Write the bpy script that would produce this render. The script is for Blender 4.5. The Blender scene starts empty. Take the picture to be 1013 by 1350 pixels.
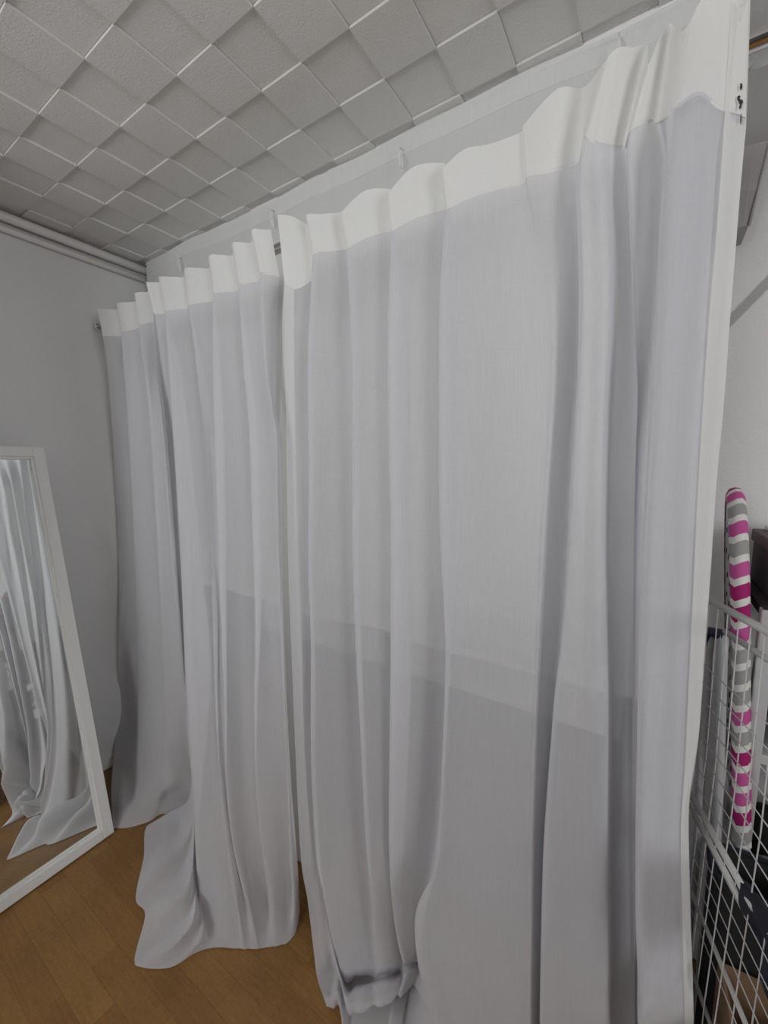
import bpy, bmesh, math, random
from mathutils import Vector, Matrix, Quaternion
random.seed(7)
S = bpy.context.scene
COL = S.collection
PI = math.pi

# ------------------------------------------------------------------ camera
FPX = 539.8
CAMP = Vector((2.25, 0.0, 1.56))
yaw, pitch, roll = map(math.radians, (32.978, -6.669, 0.249))
FW = Vector((-math.sin(yaw) * math.cos(pitch), math.cos(yaw) * math.cos(pitch), math.sin(pitch)))
_r = Vector((math.cos(yaw), math.sin(yaw), 0)); _u = _r.cross(FW)
RT = _r * math.cos(roll) + _u * math.sin(roll)
UP = _u * math.cos(roll) - _r * math.sin(roll)
cd = bpy.data.cameras.new('camera'); cam = bpy.data.objects.new('camera', cd); COL.objects.link(cam)
M = Matrix((RT, UP, -FW)).transposed().to_4x4(); M.translation = CAMP
cam.matrix_world = M
cd.sensor_fit = 'VERTICAL'; cd.sensor_height = 36.0; cd.lens = FPX / 1350.0 * 36.0
cd.clip_start = 0.02
S.camera = cam

def ray(px, py):
    return RT * ((px - 506.5) / FPX) + UP * ((675.0 - py) / FPX) + FW
def at(px, py, y=None, z=None, x=None):
    """the point on a plane of known depth, height or side that was measured in the photo"""
    r = ray(px, py)
    if y is not None: t = y / r.y
    elif z is not None: t = (z - CAMP.z) / r.z
    else: t = (x - CAMP.x) / r.x
    return CAMP + r * t

# ------------------------------------------------------------------ helpers
def link_mesh(name, bm, mat=None, parent=None, smooth=False):
    me = bpy.data.meshes.new(name)
    bm.normal_update(); bm.to_mesh(me); bm.free()
    if smooth:
        for p in me.polygons: p.use_smooth = True
    o = bpy.data.objects.new(name, me); COL.objects.link(o)
    if mat is not None: me.materials.append(mat)
    if parent is not None: o.parent = parent
    return o
def tag(o, label=None, cat=None, group=None, kind=None):
    if label: o['label'] = label
    if cat: o['category'] = cat
    if group: o['group'] = group
    if kind: o['kind'] = kind
    return o
def empty(name, loc=(0, 0, 0), rot=None):
    o = bpy.data.objects.new(name, None); COL.objects.link(o); o.location = loc
    o.empty_display_size = 0.1
    if rot is not None:
        o.rotation_mode = 'QUATERNION'; o.rotation_quaternion = rot
    return o
def reparent(o, p):
    """keep world place when the parent is a translated empty"""
    o.parent = p
    bpy.context.view_layer.update()
    o.matrix_parent_inverse = p.matrix_world.inverted()
def box(bm, lo, hi, bev=0.0):
    x0, y0, z0 = lo; x1, y1, z1 = hi
    v = [bm.verts.new(c) for c in ((x0,y0,z0),(x1,y0,z0),(x1,y1,z0),(x0,y1,z0),(x0,y0,z1),(x1,y0,z1),(x1,y1,z1),(x0,y1,z1))]
    fs = [bm.faces.new([v[i] for i in q]) for q in ((3,2,1,0),(4,5,6,7),(0,1,5,4),(1,2,6,5),(2,3,7,6),(3,0,4,7))]
    if bev > 0:
        es = list({e for f in fs for e in f.edges})
        bmesh.ops.bevel(bm, geom=es, offset=bev, segments=2, affect='EDGES', profile=0.5)
def quad_prism(bm, pts, d):
    """closed prism: polygon pts swept by vector d"""
    a = [bm.verts.new(p) for p in pts]; b = [bm.verts.new(Vector(p) + Vector(d)) for p in pts]
    n = len(pts)
    bm.faces.new(a[::-1]); bm.faces.new(b)
    for i in range(n): bm.faces.new((a[i], a[(i+1) % n], b[(i+1) % n], b[i]))
    bmesh.ops.recalc_face_normals(bm, faces=bm.faces[:])
def tube(bm, pts, r, seg=12, caps=True):
    pts = [Vector(p) for p in pts]
    n = len(pts); rings = []
    prev = None
    for i, p in enumerate(pts):
        t = (pts[min(i+1, n-1)] - pts[max(i-1, 0)]).normalized()
        if prev is None:
            a = t.orthogonal().normalized()
        else:
            a = (prev - t * prev.dot(t)).normalized()
        prev = a; b = t.cross(a)
        rr = r[i] if isinstance(r, (list, tuple)) else r
        rings.append([bm.verts.new(p + (a * math.cos(2*PI*k/seg) + b * math.sin(2*PI*k/seg)) * rr) for k in range(seg)])
    for i in range(n-1):
        for k in range(seg):
            bm.faces.new((rings[i][k], rings[i][(k+1) % seg], rings[i+1][(k+1) % seg], rings[i+1][k]))
    if caps:
        bm.faces.new(rings[0][::-1]); bm.faces.new(rings[-1])
def cr(P, t):
    """Catmull-Rom through list P (Vectors), t in [0, len-1]"""
    n = len(P); i = min(int(t), n-2); f = t - i
    p1, p2 = P[i], P[i+1]
    p0 = P[i-1] if i > 0 else p1 * 2 - p2
    p3 = P[i+2] if i+2 < n else p2 * 2 - p1
    return 0.5 * ((2*p1) + (p2-p0)*f + (2*p0 - 5*p1 + 4*p2 - p3)*f*f + (3*p1 - p0 - 3*p2 + p3)*f*f*f)

# ------------------------------------------------------------------ materials
def newmat(name):
    m = bpy.data.materials.new(name); m.use_nodes = True
    nt = m.node_tree; b = nt.nodes['Principled BSDF']
    return m, nt, b
def N(nt, typ, **kw):
    n = nt.nodes.new(typ)
    for k, v in kw.items():
        if k in n.bl_rna.properties.keys(): setattr(n, k, v)
        else: n.inputs[k].default_value = v
    return n
def simple(name, col, rough=0.6, metal=0.0, bump=0.0, bscale=60.0, var=0.0, spec=0.5):
    m, nt, b = newmat(name)
    b.inputs['Base Color'].default_value = (*col, 1); b.inputs['Roughness'].default_value = rough
    b.inputs['Metallic'].default_value = metal; b.inputs['Specular IOR Level'].default_value = spec
    tc = N(nt, 'ShaderNodeTexCoord')
    nz = N(nt, 'ShaderNodeTexNoise', Scale=bscale, Detail=4.0)
    nt.links.new(tc.outputs['Object'], nz.inputs['Vector'])
    if var > 0:
        mx = N(nt, 'ShaderNodeMix', data_type='RGBA')
        mx.inputs[6].default_value = (*[c*(1-var) for c in col], 1); mx.inputs[7].default_value = (*[min(1, c*(1+var)) for c in col], 1)
        nt.links.new(nz.outputs['Fac'], mx.inputs[0]); nt.links.new(mx.outputs[2], b.inputs['Base Color'])
    if bump > 0:
        bp = N(nt, 'ShaderNodeBump', Strength=bump, Distance=0.002)
        nt.links.new(nz.outputs['Fac'], bp.inputs['Height']); nt.links.new(bp.outputs[0], b.inputs['Normal'])
    return m
def fabric(name, col, opacity, trans=0.5):
    """thin woven voile: threads scatter and pass light, the gaps between threads let the view through;
    seen at a slant the threads close up"""
    m, nt, b = newmat(name)
    nt.nodes.remove(b); out = nt.nodes['Material Output']
    uv = N(nt, 'ShaderNodeUVMap'); uv.uv_map = 'cloth'
    mp = N(nt, 'ShaderNodeMapping'); mp.inputs['Scale'].default_value = (9.0, 420.0, 1)
    slub = N(nt, 'ShaderNodeTexNoise', Scale=1.0, Detail=3.0, Roughness=0.6)
    mp2 = N(nt, 'ShaderNodeMapping'); mp2.inputs['Scale'].default_value = (300.0, 9.0, 1)
    warp = N(nt, 'ShaderNodeTexNoise', Scale=1.0, Detail=2.0)
    nt.links.new(uv.outputs[0], mp.inputs[0]); nt.links.new(mp.outputs[0], slub.inputs['Vector'])
    nt.links.new(uv.outputs[0], mp2.inputs[0]); nt.links.new(mp2.outputs[0], warp.inputs['Vector'])
    add = N(nt, 'ShaderNodeMath', operation='ADD'); nt.links.new(slub.outputs['Fac'], add.inputs[0]); nt.links.new(warp.outputs['Fac'], add.inputs[1])
    # soft crumple of the cloth
    mp3 = N(nt, 'ShaderNodeMapping'); mp3.inputs['Scale'].default_value = (14.0, 7.0, 1)
    cru = N(nt, 'ShaderNodeTexNoise', Scale=1.0, Detail=4.0, Roughness=0.55)
    nt.links.new(uv.outputs[0], mp3.inputs[0]); nt.links.new(mp3.outputs[0], cru.inputs['Vector'])
    bp1 = N(nt, 'ShaderNodeBump', Strength=0.35, Distance=0.012); nt.links.new(cru.outputs['Fac'], bp1.inputs['Height'])
    bp = N(nt, 'ShaderNodeBump', Strength=0.08, Distance=0.001); nt.links.new(add.outputs[0], bp.inputs['Height']); nt.links.new(bp1.outputs[0], bp.inputs['Normal'])
    df = N(nt, 'ShaderNodeBsdfDiffuse'); df.inputs['Color'].default_value = (*col, 1)
    tl = N(nt, 'ShaderNodeBsdfTranslucent'); tl.inputs['Color'].default_value = (*col, 1)
    for s in (df, tl): nt.links.new(bp.outputs[0], s.inputs['Normal'])
    mx = N(nt, 'ShaderNodeMixShader', Fac=trans); nt.links.new(df.outputs[0], mx.inputs[1]); nt.links.new(tl.outputs[0], mx.inputs[2])
    tr = N(nt, 'ShaderNodeBsdfTransparent')
    geo = N(nt, 'ShaderNodeNewGeometry')
    dt = N(nt, 'ShaderNodeVectorMath', operation='DOT_PRODUCT')
    nt.links.new(geo.outputs['Normal'], dt.inputs[0]); nt.links.new(geo.outputs['Incoming'], dt.inputs[1])
    ab = N(nt, 'ShaderNodeMath', operation='ABSOLUTE'); nt.links.new(dt.outputs['Value'], ab.inputs[0])
    mxm = N(nt, 'ShaderNodeMath', operation='MAXIMUM'); mxm.inputs[1].default_value = 0.12; nt.links.new(ab.outputs[0], mxm.inputs[0])
    inv = N(nt, 'ShaderNodeMath', operation='DIVIDE'); inv.inputs[0].default_value = 1.0; nt.links.new(mxm.outputs[0], inv.inputs[1])
    pw = N(nt, 'ShaderNodeMath', operation='POWER'); pw.inputs[0].default_value = 1.0 - opacity; nt.links.new(inv.outputs[0], pw.inputs[1])
    # thicker and thinner yarns
    mr = N(nt, 'ShaderNodeMapRange'); mr.inputs[1].default_value = 0.7; mr.inputs[2].default_value = 1.3; mr.inputs[3].default_value = 1.06; mr.inputs[4].default_value = 0.94
    nt.links.new(add.outputs[0], mr.inputs[0])
    ml = N(nt, 'ShaderNodeMath', operation='MULTIPLY', use_clamp=True); nt.links.new(pw.outputs[0], ml.inputs[0]); nt.links.new(mr.outputs[0], ml.inputs[1])
    fin = N(nt, 'ShaderNodeMixShader'); nt.links.new(ml.outputs[0], fin.inputs[0]); nt.links.new(mx.outputs[0], fin.inputs[1]); nt.links.new(tr.outputs[0], fin.inputs[2])
    nt.links.new(fin.outputs[0], out.inputs['Surface'])
    return m

def wall_mat(name, col, strength=0.35, scale=170.0):
    m, nt, b = newmat(name)
    b.inputs['Roughness'].default_value = 0.9; b.inputs['Specular IOR Level'].default_value = 0.2
    tc = N(nt, 'ShaderNodeTexCoord')
    n1 = N(nt, 'ShaderNodeTexNoise', Scale=scale, Detail=5.0, Roughness=0.6)
    n2 = N(nt, 'ShaderNodeTexNoise', Scale=2.5, Detail=3.0)
    nt.links.new(tc.outputs['Object'], n1.inputs['Vector']); nt.links.new(tc.outputs['Object'], n2.inputs['Vector'])
    mx = N(nt, 'ShaderNodeMix', data_type='RGBA')
    mx.inputs[6].default_value = (*[c*0.96 for c in col], 1); mx.inputs[7].default_value = (*[min(1, c*1.03) for c in col], 1)
    nt.links.new(n2.outputs['Fac'], mx.inputs[0]); nt.links.new(mx.outputs[2], b.inputs['Base Color'])
    bp = N(nt, 'ShaderNodeBump', Strength=strength, Distance=0.003)
    nt.links.new(n1.outputs['Fac'], bp.inputs['Height']); nt.links.new(bp.outputs[0], b.inputs['Normal'])
    return m

def parquet_mat():
    m, nt, b = newmat('parquet')
    b.inputs['Roughness'].default_value = 0.42; b.inputs['Specular IOR Level'].default_value = 0.35
    tc = N(nt, 'ShaderNodeTexCoord')
    mp = N(nt, 'ShaderNodeMapping'); mp.inputs['Location'].default_value = (0.17, -0.430 + 0.0755*20, 0)
    nt.links.new(tc.outputs['Object'], mp.inputs[0])
    br = N(nt, 'ShaderNodeTexBrick'); br.offset = 0.37; br.offset_frequency = 2; br.squash = 1.0
    br.inputs['Scale'].default_value = 1.0; br.inputs['Brick Width'].default_value = 0.405; br.inputs['Row Height'].default_value = 0.0755
    br.inputs['Mortar Size'].default_value = 0.0007; br.inputs['Mortar Smooth'].default_value = 0.2; br.inputs['Bias'].default_value = 0.0
    br.inputs['Color1'].default_value = (0.225, 0.112, 0.034, 1); br.inputs['Color2'].default_value = (0.275, 0.145, 0.045, 1); br.inputs['Mortar'].default_value = (0.165, 0.08, 0.026, 1)
    nt.links.new(mp.outputs[0], br.inputs['Vector'])
    mg = N(nt, 'ShaderNodeMapping'); mg.inputs['Scale'].default_value = (9, 130, 1)
    nt.links.new(tc.outputs['Object'], mg.inputs[0])
    gr = N(nt, 'ShaderNodeTexNoise', Scale=1.0, Detail=5.0, Roughness=0.65); nt.links.new(mg.outputs[0], gr.inputs['Vector'])
    fl = N(nt, 'ShaderNodeTexNoise', Scale=90.0, Detail=4.0, Roughness=0.7); nt.links.new(tc.outputs['Object'], fl.inputs['Vector'])
    bl = N(nt, 'ShaderNodeTexNoise', Scale=4.0, Detail=3.0); nt.links.new(tc.outputs['Object'], bl.inputs['Vector'])
    a = N(nt, 'ShaderNodeMath', operation='ADD'); nt.links.new(gr.outputs['Fac'], a.inputs[0]); nt.links.new(fl.outputs['Fac'], a.inputs[1])
    a2 = N(nt, 'ShaderNodeMath', operation='ADD'); nt.links.new(a.outputs[0], a2.inputs[0]); nt.links.new(bl.outputs['Fac'], a2.inputs[1])
    mr = N(nt, 'ShaderNodeMapRange'); mr.inputs[1].default_value = 0.9; mr.inputs[2].default_value = 2.1; mr.inputs[3].default_value = 0.62; mr.inputs[4].default_value = 1.34
    nt.links.new(a2.outputs[0], mr.inputs[0])
    hs = N(nt, 'ShaderNodeHueSaturation'); nt.links.new(br.outputs['Color'], hs.inputs['Color']); nt.links.new(mr.outputs[0], hs.inputs['Value'])
    nt.links.new(hs.outputs[0], b.inputs['Base Color'])
    bp = N(nt, 'ShaderNodeBump', Strength=0.12, Distance=0.0006); nt.links.new(br.outputs['Fac'], bp.inputs['Height']); bp.invert = True
    nt.links.new(bp.outputs[0], b.inputs['Normal'])
    return m

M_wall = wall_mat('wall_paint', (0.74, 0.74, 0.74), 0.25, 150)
M_wall_far = wall_mat('wall_low_bounce', (0.10, 0.10, 0.105), 0.25, 150)  # dark tone put on the unseen walls to cut bounced light
M_wallr = wall_mat('roughcast_paint', (0.88, 0.875, 0.865), 0.6, 90)
M_ceil = wall_mat('ceiling_tile', (0.70, 0.69, 0.67), 0.55, 210)
M_ceil2 = wall_mat('ceiling_plain', (0.74, 0.74, 0.74), 0.2, 200)
M_floor = parquet_mat()
M_white = simple('white_lacquer', (0.80, 0.80, 0.79), 0.38, var=0.02)
M_frame = simple('mirror_frame_white', (0.80, 0.80, 0.78), 0.45, var=0.03, bump=0.05, bscale=30)
M_pipe = simple('pipe_paint', (0.76, 0.74, 0.72), 0.4, var=0.02)
M_chrome = simple('chrome', (0.80, 0.79, 0.78), 0.08, metal=1.0)
M_mirror = simple('mirror_glass', (0.90, 0.925, 0.91), 0.0, metal=1.0)
M_voile = fabric('voile', (0.745, 0.745, 0.775), 0.55, 0.17)
M_header = fabric('voile_doubled', (0.87, 0.87, 0.85), 0.992, 0.28)
M_hem = fabric('voile_hem', (0.86, 0.86, 0.84), 0.72, 0.30)
M_sheet = fabric('net_voile', (0.92, 0.93, 0.91), 0.58, 0.25)
M_tape = fabric('net_tape', (0.88, 0.885, 0.87), 0.55, 0.30)

# ------------------------------------------------------------------ room
RX, RY0, RY1, H = 4.35, -1.75, 1.49, 2.56
bm = bmesh.new(); box(bm, (-0.1, RY0-0.1, -0.1), (RX+0.1, RY1+0.1, 0.0))
tag(link_mesh('floor', bm, M_floor), kind='structure')
bm = bmesh.new(); box(bm, (-0.1, RY0-0.1, 0), (0, RY1+0.1, H+0.12))
SHADE_PIER = 0.16
box(bm, (0, RY0, 0), (0.54, SHADE_PIER, H+0.05))  # unseen block added to this mesh to shade the left curtain pleats
tag(link_mesh('wall_left', bm, M_wall), kind='structure')
bm = bmesh.new(); box(bm, (0, RY1, 0), (RX, RY1+0.1, H+0.12))
tag(link_mesh('wall_back', bm, M_wallr), kind='structure')
# right wall with a second window
VY0, VY1, VZ0, VZ1 = -0.80, 0.20, 1.30, 2.42
bm = bmesh.new()
box(bm, (RX, RY0-0.1, 0), (RX+0.1, VY0, H+0.12)); box(bm, (RX, VY1, 0), (RX+0.1, RY1+0.1, H+0.12))
box(bm, (RX, VY0, 0), (RX+0.1, VY1, VZ0)); box(bm, (RX, VY0, VZ1), (RX+0.1, VY1, H+0.12))
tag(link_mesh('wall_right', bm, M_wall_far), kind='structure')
win2 = empty('window_2', (RX+0.05, VY0, VZ0)); tag(win2, kind='structure')
bm = bmesh.new()
for y0, y1, z0, z1 in ((0, .06, 0, VZ1-VZ0), (VY1-VY0-.06, VY1-VY0, 0, VZ1-VZ0), (.06, VY1-VY0-.06, 0, .06), (.06, VY1-VY0-.06, VZ1-VZ0-.06, VZ1-VZ0)):
    box(bm, (-.03, y0, z0), (.03, y1, z1), .006)
link_mesh('window_frame', bm, M_white, win2)
# wall behind the camera with the window that lights the room
WX0, WX1, WZ0, WZ1 = 0.85, 2.10, 1.50, 2.48
WXC = (WX0 + WX1) / 2
bm = bmesh.new()
box(bm, (0, RY0-0.1, 0), (WX0, RY0, H+0.12)); box(bm, (WX1, RY0-0.1, 0), (RX, RY0, H+0.12))
box(bm, (WX0, RY0-0.1, 0), (WX1, RY0, WZ0)); box(bm, (WX0, RY0-0.1, WZ1), (WX1, RY0, H+0.12))
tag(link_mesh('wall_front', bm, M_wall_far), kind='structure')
win = empty('window_1', (WXC, RY0-0.05, WZ0)); tag(win, kind='structure')
bm = bmesh.new()
for x0, x1, z0, z1 in ((WX0, WX0+.07, WZ0, WZ1), (WX1-.07, WX1, WZ0, WZ1), (WX0+.07, WX1-.07, WZ0, WZ0+.07), (WX0+.07, WX1-.07, WZ1-.07, WZ1), (WXC-.05, WXC+.05, WZ0+.07, WZ1-.07)):
    box(bm, (x0-WXC, -.03, z0-WZ0), (x1-WXC, .03, z1-WZ0), .006)
link_mesh('window_frame', bm, M_white, win)
# ceiling: relief of square blocks, every other one standing proud
CELL = 0.14908; CX0 = 2.25 - 1.09824; CY0 = 0.69706; DROP = 0.0065
YS = 1.19
bm = bmesh.new()
i0, i1 = -int((RX - CX0)/CELL) - 2, int(CX0/CELL) + 2
j0, j1 = int((RY0 - CY0)/CELL) - 1, 4
for i in range(i0, i1):
    for j in range(j0, j1):
        xa, xb = CX0 - (i+1)*CELL, CX0 - i*CELL; ya, yb = CY0 + j*CELL, CY0 + (j+1)*CELL
        xa, xb = max(xa, 0), min(xb, RX); ya, yb = max(ya, RY0), min(yb, YS)
        if xb - xa < .002 or yb - ya < .002: continue
        odd = (i + j) % 2 == 1
        z = H - (DROP if odd else 0.0)
        g = 0.0006
        v = [bm.verts.new(c) for c in ((xa+g, ya+g, z), (xb-g, ya+g, z), (xb-g, yb-g, z), (xa+g, yb-g, z))]
        t = [bm.verts.new(c) for c in ((xa+g, ya+g, H+.004), (xb-g, ya+g, H+.004), (xb-g, yb-g, H+.004), (xa+g, yb-g, H+.004))]
        bm.faces.new(v[::-1])
        for k in range(4): bm.faces.new((v[k], v[(k+1) % 4], t[(k+1) % 4], t[k]))
box(bm, (0, RY0, H+0.003), (RX, YS, H+0.1))
bmesh.ops.recalc_face_normals(bm, faces=bm.faces[:])
tag(link_mesh('ceiling', bm, M_ceil), kind='structure')
bm = bmesh.new(); box(bm, (0, YS, H), (RX, RY1, H+0.1))
tag(link_mesh('trim_1', bm, M_ceil2), kind='structure')
bm = bmesh.new(); box(bm, (0, SHADE_PIER, 0), (0.012, RY1, 0.06), 0.003)
tag(link_mesh('baseboard_left', bm, M_white), kind='structure')

# two heating pipes along the left wall
def pipe(x, z, r, label):
    root = empty('heating_pipe', (x, RY1, z))
    bm = bmesh.new(); tube(bm, [(0, SHADE_PIER - RY1 + 0.001, 0), (0, -0.002, 0)], r, 20)
    link_mesh('pipe', bm, M_pipe, root, True)
    for y in (0.3, 1.32):
        bm = bmesh.new()
        tube(bm, [(0, y - RY1 - .012, 0), (0, y - RY1 + .012, 0)], r + .003, 20)
        link_mesh('clip', bm, M_pipe, root)
    tag(root, label, 'pipe')
pipe(0.033, H - 0.033, 0.018, 'thicker upper white heating pipe along the left wall just under the ceiling')
pipe(0.017, H - 0.0745, 0.0125, 'thinner lower white heating pipe along the left wall below the thick one')

# ------------------------------------------------------------------ curtains
FZ = 0.004
def P(c):
    """(px, py, depth) -> hanging point;  (px, py, 'f', h) -> point lying h above the floor"""
    if c[2] == 'f':
        return at(c[0], c[1], z=FZ + (c[3] if len(c) > 3 else 0.0))
    if c[2] == 'x':
        return at(c[0], c[1], x=c[3] + CAMP.x)
    return at(c[0], c[1], y=c[2])

def cloth(name, cols, mat, parent, nr, sub, wob=0.0, vtop=0.0, keep=None, clampz=True, thick=None):
    """cols: list of columns of world points from top to bottom; smooth surface through them"""
    R = []
    for c in cols:
        L = [0.0]
        for a, b in zip(c, c[1:]): L.append(L[-1] + (b - a).length)
        tot = L[-1]; row = []
        for k in range(nr + 1):
            s = tot * k / nr; i = 0
            while i < len(L) - 2 and L[i+1] < s: i += 1
            f = (s - L[i]) / max(1e-9, L[i+1] - L[i])
            row.append(cr(c, min(len(c) - 1, i + f)))
        R.append((row, tot))
    nc = len(cols); U = (nc - 1) * sub
    bm = bmesh.new(); uvl = bm.loops.layers.uv.new('cloth')
    grid = []; us = []
    u = 0.0; last = None
    for q in range(U + 1):
        t = q / sub; line = []
        for k in range(nr + 1):
            p = cr([r[0][k] for r in R], t) if nc > 2 else R[0][0][k].lerp(R[1][0][k], t)
            if wob > 0:
                w = wob * min(1.0, k / (0.15 * nr))
                p = p + Vector((0, 1, 0)) * w * (math.sin(q*0.55 + 0.9*math.sin(k*0.045 + q*0.11)) * 0.6 + math.sin(q*0.21 + k*0.03 + 1.3) * 0.6)
            if wob > 0 and p.z < 0.16:
                e = (0.16 - p.z) / 0.16
                p = p + Vector((0, 0, 1)) * e * 0.004 * min(1.0, (nr - k) / 12) * (1 + math.sin(q*0.33 + k*0.21) + 0.8 * math.sin(q*0.17 - k*0.33 + 2.0))
            if clampz and p.z < FZ: p.z = FZ
            line.append(p)
        mid = line[nr // 3]
        if last is not None: u += (mid - last).length
        last = mid; us.append(u)
        grid.append(line)
    V = [[bm.verts.new(p) for p in l] for l in grid]
    for q in range(U):
        for k in range(nr):
            f = bm.faces.new((V[q][k], V[q][k+1], V[q+1][k+1], V[q+1][k]))
            h = 2.2 / nr if nr > 20 else 0.12 / nr
            for lp, (a, b) in zip(f.loops, ((us[q], k), (us[q], k+1), (us[q+1], k+1), (us[q+1], k))):
                lp[uvl].uv = (a, vtop - b * h)
    return link_mesh(name, bm, mat, parent, True)

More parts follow.
